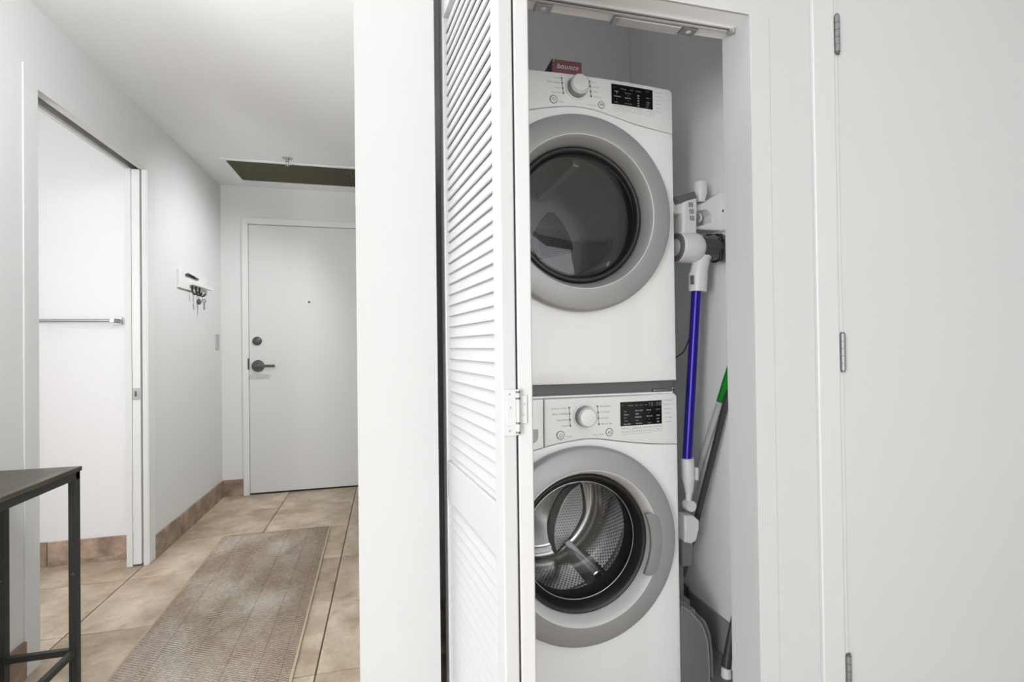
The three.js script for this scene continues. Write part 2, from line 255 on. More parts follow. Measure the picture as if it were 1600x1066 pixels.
// the folded louvered closet door: two hinged panels
const d4 = struct('door_4', 'white louvered bifold closet door folded open at the left of the closet opening', [0.172, 0, -0.753]);
const SL = 0.02367, LT = 0.0245;
function louverPanel(L, stile) {                                 // local x along the panel, y up, z out of its face
  const g = join([rb(0, stile, 0.02, 1.985, -LT, 0, 0.003), rb(L - stile, L, 0.02, 1.985, -LT, 0, 0.003), rb(stile - 0.002, L - stile + 0.002, 1.889, 1.985, -LT, -0.0005, 0.003), rb(stile - 0.002, L - stile + 0.002, 0.807, 0.895, -LT, -0.0005, 0.003), rb(stile - 0.002, L - stile + 0.002, 0.02, 0.16, -LT, -0.0005, 0.003)]);
  const m = new THREE.Mesh(g, M.louver); m.name = 'door_panel'; m.castShadow = m.receiveShadow = true;
  const slat = new RoundedBoxGeometry(L - 2 * stile + 0.004, 0.0044, 0.046, 1, 0.0015).rotateX(THREE.MathUtils.degToRad(76));
  const put = (y) => { const s = new THREE.Mesh(slat, M.louver); s.name = 'slat'; s.position.set(L / 2, y, -0.0128); s.rotation.x = (rnd() - 0.5) * 0.04; s.castShadow = s.receiveShadow = true; m.add(s); };
  for (let k = 0; k < 42; k++) put(0.895 + (k + 0.5) * SL);
  for (let k = 0; k < 27; k++) put(0.165 + (k + 0.5) * 0.0238);
  return m;
}
const panelA = louverPanel(0.40, 0.036); panelA.rotation.y = THREE.MathUtils.degToRad(-83.0); panelA.position.set(0.1233 - 0.172, 0, -1.15 + 0.753); d4.add(panelA);
const panelB = louverPanel(0.40, 0.036); panelB.rotation.y = THREE.MathUtils.degToRad(89.4); panelB.position.set(0.2235 - 0.172, 0, -0.757 + 0.753); d4.add(panelB);
{ const z0 = -0.753 - 0.0012, xb = 0.1972, yc = 1.047;
  const h = part('hinge', join([rb(0.174, 0.1965, yc - 0.038, yc + 0.034, z0 - 0.001, z0 + 0.0022, 0.0008), rb(0.198, 0.213, yc - 0.020, yc + 0.024, z0 - 0.004, z0 - 0.0005, 0.0008), rod(V(xb, yc - 0.036, z0 + 0.003), V(xb, yc + 0.034, z0 + 0.003), 0.0032), rb(0.179, 0.194, yc - 0.022, yc + 0.019, z0 + 0.0015, z0 + 0.0030, 0.0006)]), M.louver, d4, { label: 'white painted butt hinge on the panel edges' });
  for (const y of [yc + 0.030, yc + 0.020, yc - 0.0185, yc - 0.033]) mesh('knuckle_gap', rod(V(xb - 0.172, y - 0.0016, 0.0018), V(xb - 0.172, y + 0.0016, 0.0018), 0.0036), M.pewter, h);
  for (const [x, y] of [[0.183, yc + 0.027], [0.184, yc + 0.006], [0.183, yc - 0.030], [0.208, yc + 0.010], [0.2065, yc - 0.007]]) mesh('screw', latheZ([[0, 0.0006], [0.0012, 0.0005], [0.0015, 0]], 12).translate(x - 0.172, y, x < 0.2 ? 0.0024 : -0.0012), M.nickel, h); }

// track and brackets under the closet head
const tr = thing('door_track', 'white bifold door track with dark slot under the closet opening head', 'track', [0.517, 2.0, -1.16]);
part('rail', join([rb(0.109, 0.926, 2.0005, 2.0078, -1.1565, -1.150, 0.001), rb(0.109, 0.926, 2.0005, 2.0078, -1.172, -1.1640, 0.001)]), M.trim, tr);
part('slot', bx(0.109, 0.926, 2.0045, 2.0076, -1.1640, -1.1565), M.pewter, tr, { label: 'dark slot of the track' });
part('roller_clip', join([rb(0.908, 0.925, 1.994, 2.001, -1.168, -1.150, 0.002), rod(V(0.920, 1.990, -1.152), V(0.920, 2.003, -1.152), 0.004)]), M.steel, tr);
for (const x of [0.392, 0.808]) { const b = part('bracket', rb(x - 0.022, x + 0.022, 2.0005, 2.0078, -1.208, -1.176, 0.0015), M.nickel, tr, { label: 'grey metal bracket plate' }); mesh('screw', lathe([[0, -0.003], [0.006, -0.002], [0.008, 0]], 16).translate(x - 0.517, 0.0006, -1.192 + 1.16), M.trim, b); }
part('catch_plate', rb(0.594, 0.778, 1.999, 2.0078, -1.2085, -1.178, 0.0015), M.trim, tr); part('catch_clip', rb(0.583, 0.598, 1.996, 2.0078, -1.2095, -1.174, 0.002), M.nickel, tr);

// ---------------------------------------------------------------- laundry machines
const HALF = 0.343, ZF = -1.46, CXM = 0.582;
const bowZ = (x) => 0.02 * (1 - (x / HALF) ** 2);
function bowed(g) { const p = g.attributes.position; for (let i = 0; i < p.count; i++) p.setZ(i, p.getZ(i) + bowZ(Math.max(-HALF, Math.min(HALF, p.getX(i))))); return g; }
function bowPlate(shape, depth, bevel = 0.004) {                 // a plate that follows the bowed front; its face lies at z = 0
  let g = extrude(shape, depth - 2 * bevel, bevel, 3, 40).translate(0, 0, -depth + bevel); g = new TessellateModifier(0.035, 7).modify(g); g = bowed(g); return toCreasedNormals(g, 0.55);
}
function panelUV(g, y0, y1) { const p = g.attributes.position, uv = g.attributes.uv; for (let i = 0; i < p.count; i++) uv.setXY(i, (p.getX(i) + HALF) / (2 * HALF), (p.getY(i) - y0) / (y1 - y0)); return g; }
const printMat = (t) => new THREE.MeshStandardMaterial({ map: t, roughness: 0.3 });
function machine(cfg) {
  const o = thing(cfg.name, cfg.label, cfg.category, [CXM, cfg.y0, ZF]);
  const Y = (y) => y - cfg.y0, H = cfg.top - cfg.y0, cy = cfg.cy - cfg.y0, hole = 0.222;
  const seam = cfg.seam.map(([x, y]) => new THREE.Vector2(x - CXM, Y(y)));
  const curve = new THREE.SplineCurve(seam).getPoints(60);
  // cabinet shell
  const w = HALF - 0.0015, D = -0.74;
  mesh('cabinet', join([bx(-w, -w + 0.006, 0.012, H - 0.004, D, -0.022), bx(w - 0.006, w, 0.012, H - 0.004, D, -0.022), bx(-w, w, H - 0.010, H - 0.003, D, -0.022), bx(-w, w, 0.012, 0.018, D, -0.022), bx(-w, w, 0.012, H - 0.004, D, D + 0.006)]), M.enamel, o);
  if (!cfg.stacked) for (const [x, z] of [[-0.29, -0.08], [0.29, -0.08], [-0.29, -0.68], [0.29, -0.68]]) mesh('foot', lathe([[0, 0], [0.024, 0], [0.024, 0.006], [0.012, 0.010], [0.010, 0.0125]], 20).translate(x, 0, z), M.rubber, o);
  // front panel with the round opening
  const fp = new THREE.Shape(); fp.moveTo(-HALF, 0.014); fp.lineTo(HALF, 0.014); fp.lineTo(HALF, curve[60].y - 0.001); for (let i = 59; i >= 0; i--) fp.lineTo(curve[i].x, curve[i].y - 0.001); fp.closePath();
  const hp = new THREE.Path(); hp.absarc(0, cy, hole, 0, Math.PI * 2, true); fp.holes.push(hp);
  mesh('front_panel', bowPlate(fp, 0.022), M.enamel, o);
  // control panel above the seam
  const cp = new THREE.Shape(), r = 0.016; const x0 = cfg.drawer ? cfg.drawer : -HALF;
  const pts = curve.filter((p) => p.x > x0);
  cp.moveTo(x0, pts[0].y + 0.0012); for (const p of pts) cp.lineTo(p.x, p.y + 0.0012); cp.lineTo(HALF, H - r); cp.absarc(HALF - r, H - r, r, 0, Math.PI / 2, false);
  if (cfg.drawer) { cp.lineTo(x0, H); } else { cp.lineTo(-HALF + r, H); cp.absarc(-HALF + r, H - r, r, Math.PI / 2, Math.PI, false); } cp.closePath();
  const yb = Y(cfg.printY[0]), yt = Y(cfg.printY[1]);
  const panel = mesh('control_panel', panelUV(bowPlate(cp, 0.024, 0.003), yb, yt), printMat(cfg.print), o);
  if (cfg.drawer) {
    const dp = new THREE.Shape(), q = curve.filter((p) => p.x < x0 - 0.003); dp.moveTo(-HALF, q[0].y + 0.0012); for (const p of q) dp.lineTo(p.x, p.y + 0.0012); dp.lineTo(x0 - 0.003, H); dp.lineTo(-HALF + r, H); dp.absarc(-HALF + r, H - r, r, Math.PI / 2, Math.PI, false); dp.closePath();
    const dr = mesh('detergent_drawer', bowPlate(dp, 0.024, 0.003), M.enamel, o);
    const hs = new THREE.Shape(), a = -0.300, b = 0.441 - CXM, c = Y(0.851), d = Y(0.894); hs.moveTo(a, d); hs.lineTo(b, d); hs.lineTo(b, c + 0.022); hs.quadraticCurveTo(b - 0.003, c, b - 0.03, c); hs.lineTo(a + 0.03, c); hs.quadraticCurveTo(a, c, a, c + 0.022); hs.closePath();
    mesh('drawer_handle', bowed(extrude(hs, 0.004, 0.001).translate(0, 0, -0.0025)), M.ringDark, dr);
  }
  // dial, its side coloured darker as painted shade
  const [dx, dy] = [cfg.dial[0] - CXM, Y(cfg.dial[1])], dz = bowZ(dx);
  const dial = mesh('dial', latheZ([[0.0300, 0.0275], [0.0312, 0.012], [0.0315, 0.006], [0.0305, 0.002]], 64).translate(dx, dy, dz), M.knobShade, o, { label: 'round silver dial with shade painted on its side' });
  mesh('dial_ring', latheZ([[0.0305, 0.001], [0.0320, 0.0035], [0.0345, 0.004], [0.0372, 0.003], [0.0376, 0]], 64).translate(dx, dy, dz), M.ringPale, dial);
  mesh('dial_cap', latheZ([[0, 0.034], [0.026, 0.034], [0.0285, 0.032], [0.030, 0.0275], [0.0302, 0.025]], 64).translate(dx, dy, dz), M.knob, dial, { label: 'pale flat dial cap' });
  mesh('dial_cap_groove', new THREE.TorusGeometry(0.0262, 0.0006, 8, 64).translate(dx, dy, dz + 0.0340), M.ringDark, dial);
  // light strips beside the dial
  for (const [lx0, ly0, lx1, ly1] of cfg.strips) {
    const a = V(lx0 - CXM, Y(ly0), bowZ(lx0 - CXM) + 0.0004), b = V(lx1 - CXM, Y(ly1), bowZ(lx1 - CXM) + 0.0004), d = b.clone().sub(a);
    const st = mesh('light_strip', bar(a.clone().addScaledVector(d, -0.06), b.clone().addScaledVector(d, 0.06), 0.0035, 0.002), M.led, o);
    for (let k = 0; k < 4; k++) { const p = a.clone().addScaledVector(d, k / 3); mesh('indicator_light', rb(p.x - 0.0022, p.x + 0.0022, p.y - 0.0022, p.y + 0.0022, p.z, p.z + 0.0018, 0.0005), M.ledDot, st); }
  }
  // push buttons
  for (const [nm, bxx, byy, rr, sym] of cfg.buttons) {
    const q = bxx - CXM, z = bowZ(q); const bt = mesh(nm, latheZ([[0, 0.0028], [rr * 0.75, 0.0028], [rr * 0.82, 0.0018], [rr * 0.85, 0]], 32).translate(q, Y(byy), z), M.knob, o);
    mesh('button_ring', new THREE.TorusGeometry(rr * 0.93, rr * 0.07, 8, 40).translate(q, Y(byy), z + 0.001), M.greyPrint, bt);
    if (sym === 'power') mesh('power_mark', join([new THREE.TorusGeometry(rr * 0.36, rr * 0.06, 6, 28, Math.PI * 1.6).rotateZ(Math.PI * 0.7), rb(-rr * 0.06, rr * 0.06, 0.02 * rr, rr * 0.42, -0.0004, 0.0004, 0.0002)]).translate(q, Y(byy), z + 0.003), M.greyPrint, bt);
    else mesh('start_mark', join([extrude(poly([[-0.4 * rr, -0.32 * rr], [0.1 * rr, 0], [-0.4 * rr, 0.32 * rr]]), 0.0006, 0), rb(0.16 * rr, 0.26 * rr, -0.34 * rr, 0.34 * rr, 0, 0.0006, 0.0002), rb(0.36 * rr, 0.46 * rr, -0.34 * rr, 0.34 * rr, 0, 0.0006, 0.0002)]).translate(q, Y(byy), z + 0.0028), M.greyPrint, bt);
  }
  // display
  const [ax, ay, cx2, cy2] = cfg.display, dsh = poly([[ax - CXM, Y(ay)], [cx2 - CXM, Y(ay)], [cx2 - CXM, Y(cy2)], [ax - CXM, Y(cy2)]]);
  let dg = extrude(dsh, 0.002, 0.0006, 1); dg = new TessellateModifier(0.03, 6).modify(dg); dg = bowed(dg.translate(0, 0, -0.0012)); const dpz = dg.attributes.position, duv = dg.attributes.uv; for (let i = 0; i < dpz.count; i++) duv.setXY(i, (dpz.getX(i) - ax + CXM) / (cx2 - ax), (dpz.getY(i) - Y(ay)) / (cy2 - ay));
  mesh('display', dg, new THREE.MeshStandardMaterial({ map: cfg.screen, roughness: 0.22 }), o, { label: 'black display with small grey lettering' });
  // the round door
  const Z0 = 0.016;                                              // near the panel face round the centre
  const at = [0, cy, 0];
  const ring = mesh('door_ring', latheZ([[0.296, Z0 - 0.012], [0.301, Z0 - 0.004], [0.3035, Z0 + 0.012], [0.3035, Z0 + 0.022], [0.3005, Z0 + 0.029], [0.293, Z0 + 0.033], [0.270, Z0 + 0.0385], [0.248, Z0 + 0.042], [0.2375, Z0 + 0.043], [0.2345, Z0 + 0.0425]], 160), M.ringDark, o, { at, label: 'dark silver outer door ring' });
  mesh('ring_lip', new THREE.TorusGeometry(0.2345, 0.0011, 10, 160).translate(0, 0, Z0 + 0.0425), M.ringPale, ring);
  mesh('inner_ring', latheZ([[0.2345, Z0 + 0.0425], [0.2325, Z0 + 0.041], [0.226, Z0 + 0.031], [0.2175, Z0 + 0.010], [0.2135, Z0 - 0.010]], 160), cfg.innerMat, ring, { label: 'paler inner door ring' });
  cfg.inside(o, cy, Z0);
  return o;
}

// printed fronts: lettering and key outlines on white
function printCanvas(cfg) {
  const W = 2048, Hc = Math.round(W * (cfg.printY[1] - cfg.printY[0]) / (2 * HALF));
  return canvasTex(W, Hc, (g) => {
    g.fillStyle = '#e9ebea'; g.fillRect(0, 0, W, Hc);
    const X = (x) => (x - CXM + HALF) / (2 * HALF) * W, Yp = (y) => (cfg.printY[1] - y) / (cfg.printY[1] - cfg.printY[0]) * Hc;
    g.textBaseline = 'middle';
    const say = (t, x, y, align, mm, color) => { g.font = '500 ' + Math.round(mm * W / (2 * HALF) / 1000) + 'px sans-serif'; g.fillStyle = color; g.textAlign = align; g.fillText(t, X(x), Yp(y)); };
    for (const a of cfg.words) say(...a);
    g.strokeStyle = cfg.keyColor; g.lineWidth = 2.2;
    for (const [x0, y0, x1, y1, t] of cfg.keys) { g.strokeRect(X(x0), Yp(y0), X(x1) - X(x0), Yp(y1) - Yp(y0)); say(t, (x0 + x1) / 2, (y0 + y1) / 2, 'center', 5.2, cfg.keyColor); g.beginPath(); g.moveTo(X(x0), Yp(y0 + 0.0025)); g.lineTo(X(x1), Yp(y0 + 0.0025)); g.stroke(); }
  });
}
function screenCanvas(w, h, rows, digits) {
  return canvasTex(768, Math.round(768 * h / w), (g, W, Hc) => {
    g.fillStyle = '#0b0b0b'; g.fillRect(0, 0, W, Hc); g.textBaseline = 'middle'; g.textAlign = 'left';
    for (const [t, u, v, s, c] of rows) { g.font = '600 ' + s + 'px sans-serif'; g.fillStyle = c; g.fillText(t, u * W, v * Hc); }
    if (digits) { g.font = 'bold 84px monospace'; g.fillStyle = '#6f6f6f'; g.fillText(digits, 0.66 * W, 0.145 * Hc); }
  });
}
const dim = '#b9b9b9', soft = '#8c8c8c';
const dryerScreen = screenCanvas(0.150, 0.064, [['Less', 0.05, 0.15, 26, '#555'], ['Sensing', 0.22, 0.20, 26, soft], ['Cool', 0.44, 0.20, 26, soft], ['Wrinkle', 0.58, 0.20, 26, soft], ['88', 0.82, 0.13, 62, '#3c3c3c'],
  ['High', 0.07, 0.36, 30, dim], ['•', 0.11, 0.48, 34, dim], ['Medium', 0.06, 0.60, 30, dim], ['•', 0.11, 0.74, 34, dim], ['Low', 0.07, 0.89, 28, soft], ['Very Dry', 0.31, 0.38, 28, soft], ['•', 0.39, 0.50, 34, dim], ['Normal', 0.31, 0.62, 30, dim], ['•', 0.39, 0.75, 34, dim], ['Damp Dry', 0.31, 0.90, 28, soft],
  ...[60, 50, 40, 30, 20].map((t, k) => [String(t), 0.615, 0.42 + k * 0.125, 34, dim]), ['Signal', 0.83, 0.46, 28, soft], ['High', 0.83, 0.68, 30, soft], ['Low', 0.83, 0.79, 30, soft], ['Off', 0.83, 0.91, 30, soft]]);
const washerScreen = screenCanvas(0.152, 0.076, [['Add', 0.02, 0.14, 24, '#666'], ['Sensing', 0.17, 0.155, 26, soft], ['Wash', 0.34, 0.155, 24, soft], ['Rinse', 0.46, 0.155, 24, soft], ['Spin', 0.58, 0.155, 24, soft],
  ['Hot', 0.08, 0.40, 30, soft], ['Warm', 0.08, 0.53, 30, dim], ['Eco', 0.08, 0.66, 30, soft], ['Cold', 0.08, 0.79, 30, soft], ['Tap Cold', 0.07, 0.92, 30, dim], ['Extra High', 0.34, 0.38, 29, dim], ['High', 0.35, 0.52, 30, dim], ['Medium', 0.34, 0.65, 30, dim], ['Low', 0.35, 0.79, 30, soft], ['No Spin', 0.36, 0.92, 30, dim],
  ['Heavy', 0.62, 0.38, 29, dim], ['•', 0.67, 0.51, 36, dim], ['Normal', 0.62, 0.64, 30, dim], ['•', 0.67, 0.78, 36, dim], ['Light', 0.64, 0.92, 30, soft], ['Signal', 0.85, 0.37, 29, soft], ['High', 0.86, 0.63, 30, dim], ['Low', 0.86, 0.77, 30, dim], ['Off', 0.87, 0.90, 30, dim]], '18:88');

const dryerCfg = {
  stacked: true, name: 'dryer', label: 'white front-load tumble dryer stacked on top of the washing machine', category: 'dryer', y0: 1.014, top: 1.989, cy: 1.5535,
  seam: [[0.239, 1.8435], [0.34, 1.853], [0.40, 1.862], [0.452, 1.872], [0.498, 1.8805], [0.545, 1.8875], [0.592, 1.8895], [0.641, 1.8855], [0.69, 1.876], [0.781, 1.857], [0.86, 1.8485], [0.925, 1.8435]],
  printY: [1.83, 1.99], dial: [0.580, 1.947], strips: [[0.530, 1.972, 0.535, 1.926], [0.6225, 1.972, 0.627, 1.926]], buttons: [['power_button', 0.5035, 1.904, 0.0128, 'power'], ['start_button', 0.662, 1.903, 0.0118, 'start']], display: [0.6975, 1.912, 0.848, 1.976], innerMat: M.ringDark.clone(), screen: dryerScreen, keyColor: '#a9abab',
  words: [['Normal', 0.525, 1.972, 'right', 6, '#a2a4a4'], ['Bulky / Bedding', 0.526, 1.958, 'right', 6, '#858787'], ['Towels', 0.527, 1.942, 'right', 6, '#a2a4a4'], ['Heavy Duty', 0.528, 1.927, 'right', 6, '#a2a4a4'], ['Perm', 0.631, 1.972, 'left', 6, '#a2a4a4'], ['Delicate', 0.632, 1.957, 'left', 6, '#a2a4a4'], ['Small', 0.634, 1.942, 'left', 6, '#a2a4a4'], ['Speed Dry', 0.635, 1.927, 'left', 6, '#a2a4a4'], ['Power', 0.521, 1.899, 'left', 5.6, '#98a09e'], ['Start / Pause', 0.647, 1.899, 'right', 5.6, '#98a09e'],
    ...['Wrinkle Care', 'More Time', 'Less Time', 'Child Lock', 'Anti Static', 'Damp Dry'].map((t, k) => [t, 0.858, 1.971 - k * 0.0125, 'left', 4.6, '#a7a9a9'])],
  keys: [[0.705, 1.906, 0.735, 1.893, 'Temp'], [0.741, 1.906, 0.778, 1.893, 'Dry Level'], [0.783, 1.905, 0.817, 1.892, 'Time Dry'], [0.823, 1.904, 0.853, 1.890, 'Signal']],
  inside: dryerInside,
};
const washerCfg = {
  name: 'washing_machine', label: 'white front-load washing machine under the dryer with clear round door', category: 'washer', y0: 0, top: 0.985, cy: 0.5345,
  seam: [[0.239, 0.795], [0.33, 0.809], [0.424, 0.829], [0.467, 0.8395], [0.504, 0.847], [0.566, 0.8545], [0.60, 0.856], [0.640, 0.8535], [0.713, 0.841], [0.80, 0.829], [0.86, 0.822], [0.925, 0.817]],
  printY: [0.78, 0.99], dial: [0.5900, 0.9275], strips: [[0.540, 0.956, 0.543, 0.901], [0.634, 0.956, 0.638, 0.901]], buttons: [['power_button', 0.5115, 0.873, 0.0135, 'power'], ['start_button', 0.673, 0.874, 0.0128, 'start']], display: [0.7125, 0.8895, 0.8645, 0.9655], innerMat: M.ringPale, screen: washerScreen, keyColor: '#8e9090', drawer: 0.4615 - CXM,
  words: [['Normal / Cotton', 0.534, 0.955, 'right', 7, '#7d7f7f'], ['Bulky / Bedding', 0.535, 0.938, 'right', 7, '#5f6161'], ['Heavy Duty', 0.537, 0.919, 'right', 7, '#6c6e6e'], ['Towels', 0.538, 0.901, 'right', 7, '#7d7f7f'], ['Speed Wash', 0.642, 0.956, 'left', 7, '#7d7f7f'], ['Cold Wash', 0.643, 0.938, 'left', 7, '#8d8f8f'], ['Delicates', 0.644, 0.919, 'left', 7, '#7d7f7f'], ['Rinse & Spin', 0.645, 0.901, 'left', 7, '#7d7f7f'], ['Power', 0.531, 0.867, 'left', 6.4, '#7d7f7f'], ['Start / Pause', 0.655, 0.868, 'right', 6.4, '#8d8f8f'],
    ...['Fresh Care', 'Extra Rinse', 'Delay Wash', 'Pre Wash', 'Child Lock', 'Tub Clean'].map((t, k) => [t, 0.871 + k * 0.0015, 0.965 - k * 0.0143, 'left', 5.4, '#8d8f8f'])],
  keys: [[0.717, 0.880, 0.749, 0.862, 'Wash Temp'], [0.756, 0.880, 0.788, 0.863, 'Spin Speed'], [0.795, 0.880, 0.827, 0.864, 'Soil Level'], [0.834, 0.881, 0.865, 0.867, 'Signal']],
  inside: washerInside,
};
dryerCfg.innerMat.color.setRGB(0.42, 0.425, 0.425);
dryerCfg.print = printCanvas(dryerCfg); washerCfg.print = printCanvas(washerCfg);

function paddle(R, z0, z1, h, ang, w = 0.055) {                  // a ridge inside the drum, along z
  const s = new THREE.Shape(); s.moveTo(-w, 0); s.quadraticCurveTo(-w * 0.3, h * 0.25, -0.012, h); s.quadraticCurveTo(0, h * 1.08, 0.012, h); s.quadraticCurveTo(w * 0.3, h * 0.25, w, 0); s.closePath();
  return extrude(s, Math.abs(z1 - z0) - 0.02, 0.006, 2).translate(0, -R, Math.min(z0, z1) + 0.01).rotateZ(ang);
}
function dryerInside(o, cy, Z0) {
  const at = [0, cy, 0];
  const rim = mesh('door_glass_rim', latheZ([[0.2140, Z0 - 0.008], [0.2115, Z0 + 0.002], [0.205, Z0 + 0.006], [0.198, Z0 + 0.004], [0.193, Z0 - 0.006], [0.190, Z0 - 0.030]], 128), M.black, o, { at, label: 'black rim of the door glass' });
  mesh('door_glass', latheZ([[0.1935, Z0 - 0.004], [0.188, Z0 + 0.000], [0.15, Z0 + 0.004], [0.08, Z0 + 0.006], [0, Z0 + 0.0065]], 96), M.smoke, o, { at, label: 'dark tinted round door glass' });
  mesh('door_collar', latheZ([[0.192, Z0 - 0.010], [0.196, Z0 - 0.055], [0.206, Z0 - 0.075], [0.272, Z0 - 0.085]], 96), M.rubber, o, { at });
  const R = 0.272, zb = -0.56, drum = mesh('drum', latheZ([[R, -0.068], [R, -0.30], [R + 0.003, -0.305], [R + 0.003, -0.315], [R, -0.32], [R, -0.52], [R - 0.015, zb + 0.012], [R - 0.03, zb]], 96), M.dryerDrum, o, { at, label: 'grey drum inside' });
  const back = mesh('drum_back', latheZ([[R - 0.03, zb], [0.20, zb], [0.196, zb - 0.006], [0.12, zb - 0.006], [0.115, zb], [0, zb]], 80), M.dryerDrum, drum);
  for (const a of [0.85, 2.95, 5.05]) mesh('paddle', paddle(R, -0.09, -0.50, 0.075, a), M.dryerDrum, drum);
  // arched air grille on the back wall
  const gs = new THREE.Shape(); gs.moveTo(0.040, -0.022); gs.lineTo(0.188, 0.012); gs.quadraticCurveTo(0.204, 0.018, 0.198, 0.040); gs.quadraticCurveTo(0.180, 0.120, 0.118, 0.178); gs.quadraticCurveTo(0.100, 0.190, 0.086, 0.176); gs.quadraticCurveTo(0.02, 0.10, 0.014, 0.060); gs.quadraticCurveTo(0.012, 0.045, 0.022, 0.020); gs.closePath();
  const gr = mesh('air_grille', extrude(gs, 0.008, 0.003).translate(0.0, -0.02, zb + 0.001), M.dryerBack, drum, { label: 'dark perforated air grille on the drum back' });
  const spots = []; for (let j = 0; j < 16; j++) for (let i = 0; i < 22; i++) { const x = 0.03 + i * 0.0082 + (j % 2) * 0.0041, y = -0.030 + j * 0.0078; if (x > 0.05 - y * 0.25 && x < 0.188 - Math.max(0, y) * 0.38 && y > -0.034 + (x - 0.04) * 0.22) spots.push([x, y]); }
  mesh('grille_holes', join(spots.map(([x, y]) => new THREE.CircleGeometry(0.0030, 8).translate(x, y, zb + 0.0128))), M.hole, gr, { kind: 'stuff' });
  void back;
}
function washerInside(o, cy, Z0) {
  const at = [0, cy, 0];
  mesh('door_bezel', latheZ([[0.2140, Z0 - 0.008], [0.2125, Z0 + 0.004], [0.207, Z0 + 0.006], [0.199, Z0 + 0.000], [0.190, Z0 - 0.016], [0.184, Z0 - 0.028]], 128), M.black, o, { at, label: 'wide black bezel around the clear glass' });
  mesh('edge_glint', new THREE.TorusGeometry(0.1835, 0.0013, 8, 128).translate(0, 0, Z0 - 0.027), M.steel, o, { at });  // steel ring stands in for the highlight along the glass rim
  mesh('door_glass', latheZ([[0.183, Z0 - 0.028], [0.176, Z0 - 0.040], [0.162, Z0 - 0.095], [0.150, Z0 - 0.118], [0.120, Z0 - 0.130], [0.06, Z0 - 0.134], [0, Z0 - 0.135]], 96), M.glass, o, { at, label: 'clear bowl-shaped door glass' });
  mesh('gasket', latheZ([[0.190, Z0 - 0.030], [0.192, Z0 - 0.05], [0.186, Z0 - 0.06], [0.194, Z0 - 0.075], [0.188, Z0 - 0.10], [0.20, Z0 - 0.115], [0.25, Z0 - 0.12]], 96), M.rubber, o, { at, label: 'black rubber door gasket' });
  const R = 0.252, zb = -0.44, drum = mesh('drum', latheZ([[0.205, -0.106], [R - 0.01, -0.108], [R, -0.118], [R, -0.20], [R - 0.004, -0.205], [R, -0.21], [R, -0.40], [R - 0.02, zb + 0.005], [R - 0.035, zb]], 96), M.drum, o, { at, label: 'polished perforated steel drum' });
  mesh('drum_back', latheZ([[R - 0.03, zb], [0.205, zb - 0.004], [0.198, zb + 0.006], [0.190, zb + 0.006], [0.183, zb - 0.006], [0.10, zb - 0.012], [0, zb - 0.012]], 80), M.drum, drum);
  for (const a of [0.55, 2.64, 4.74]) mesh('paddle', paddle(R, -0.12, -0.41, 0.06, a, 0.045), M.drum, drum);
  // drum back as refracted by the bowl: plate lightened, border darkened for shade
  const ls = new THREE.Shape(); ls.moveTo(0.158, 0.060); ls.quadraticCurveTo(0.175, -0.02, 0.165, -0.06); ls.quadraticCurveTo(0.13, -0.14, 0.055, -0.196); ls.quadraticCurveTo(0.035, -0.13, 0.058, -0.065); ls.quadraticCurveTo(0.090, 0.03, 0.158, 0.060);
  const frame = new THREE.Shape(); frame.moveTo(0.164, 0.078); frame.quadraticCurveTo(0.196, -0.02, 0.184, -0.068); frame.quadraticCurveTo(0.145, -0.155, 0.050, -0.214); frame.quadraticCurveTo(0.010, -0.14, 0.036, -0.055); frame.quadraticCurveTo(0.075, 0.055, 0.164, 0.078);
  const fr = mesh('refraction_border', extrude(frame, 0.008, 0.003, 2).translate(0.010, -0.010, zb - 0.004), M.pewter, drum, { label: 'dark border painted as shade round the lens shape seen through the glass' });
  mesh('refraction_plate', extrude(ls, 0.006, 0.0025, 2).translate(0.010, -0.010, zb + 0.006), std([0.95, 0.95, 0.95], 0.36, { metalness: 0.35 }), fr);
  const pts = ls.getPoints(30), inside = (x, y) => { let c = false; for (let i = 0, j = pts.length - 1; i < pts.length; j = i++) if ((pts[i].y > y) !== (pts[j].y > y) && x < (pts[j].x - pts[i].x) * (y - pts[i].y) / (pts[j].y - pts[i].y) + pts[i].x) c = !c; return c; };
  const dots = []; for (let j = 0; j < 26; j++) for (let i = 0; i < 16; i++) { const x = 0.03 + i * 0.0105 + (j % 2) * 0.00525, y = -0.20 + j * 0.0105; if (inside(x - 0.004, y) && inside(x + 0.004, y)) dots.push(new THREE.CircleGeometry(0.0021, 8).translate(x + 0.010, y - 0.010, zb + 0.0149)); }
  mesh('plate_holes', join(dots), M.hole, fr, { kind: 'stuff' });
  const ring = []; for (let j = 0; j < 22; j++) for (let i = 0; i < 110; i++) { const a = (i + (j % 2) * 0.5) / 110 * Math.PI * 2, z = -0.13 - j * 0.0122; ring.push(new THREE.CircleGeometry(0.0026, 6).rotateY(-Math.PI / 2).translate(R - 0.0012, 0, 0).rotateZ(a).translate(0, 0, z)); }
  mesh('drum_holes', join(ring), M.hole, drum, { kind: 'stuff' });
  // raised plate right of the door, darkened for the shade of a grip recess
  const hr = new THREE.Shape(), a0 = -0.50, a1 = 0.40, r0 = 0.2085, r1 = 0.247; hr.absarc(0, 0, r1, a0 + 0.10, a1 - 0.14, false); hr.quadraticCurveTo(Math.cos(a1) * r1, Math.sin(a1) * r1, Math.cos(a1 + 0.02) * r0, Math.sin(a1 + 0.02) * r0); hr.absarc(0, 0, r0, a1, a0, true); hr.quadraticCurveTo(Math.cos(a0) * (r1 - 0.006), Math.sin(a0) * (r1 - 0.006), Math.cos(a0 + 0.10) * r1, Math.sin(a0 + 0.10) * r1);
  mesh('grip_shade', toCreasedNormals(extrude(hr, 0.006, 0.0035, 3, 40).translate(0, 0, Z0 + 0.0345), 0.6), M.grip, o, { at, label: 'crescent plate coloured dark grey as the shade of the grip recess' });
}
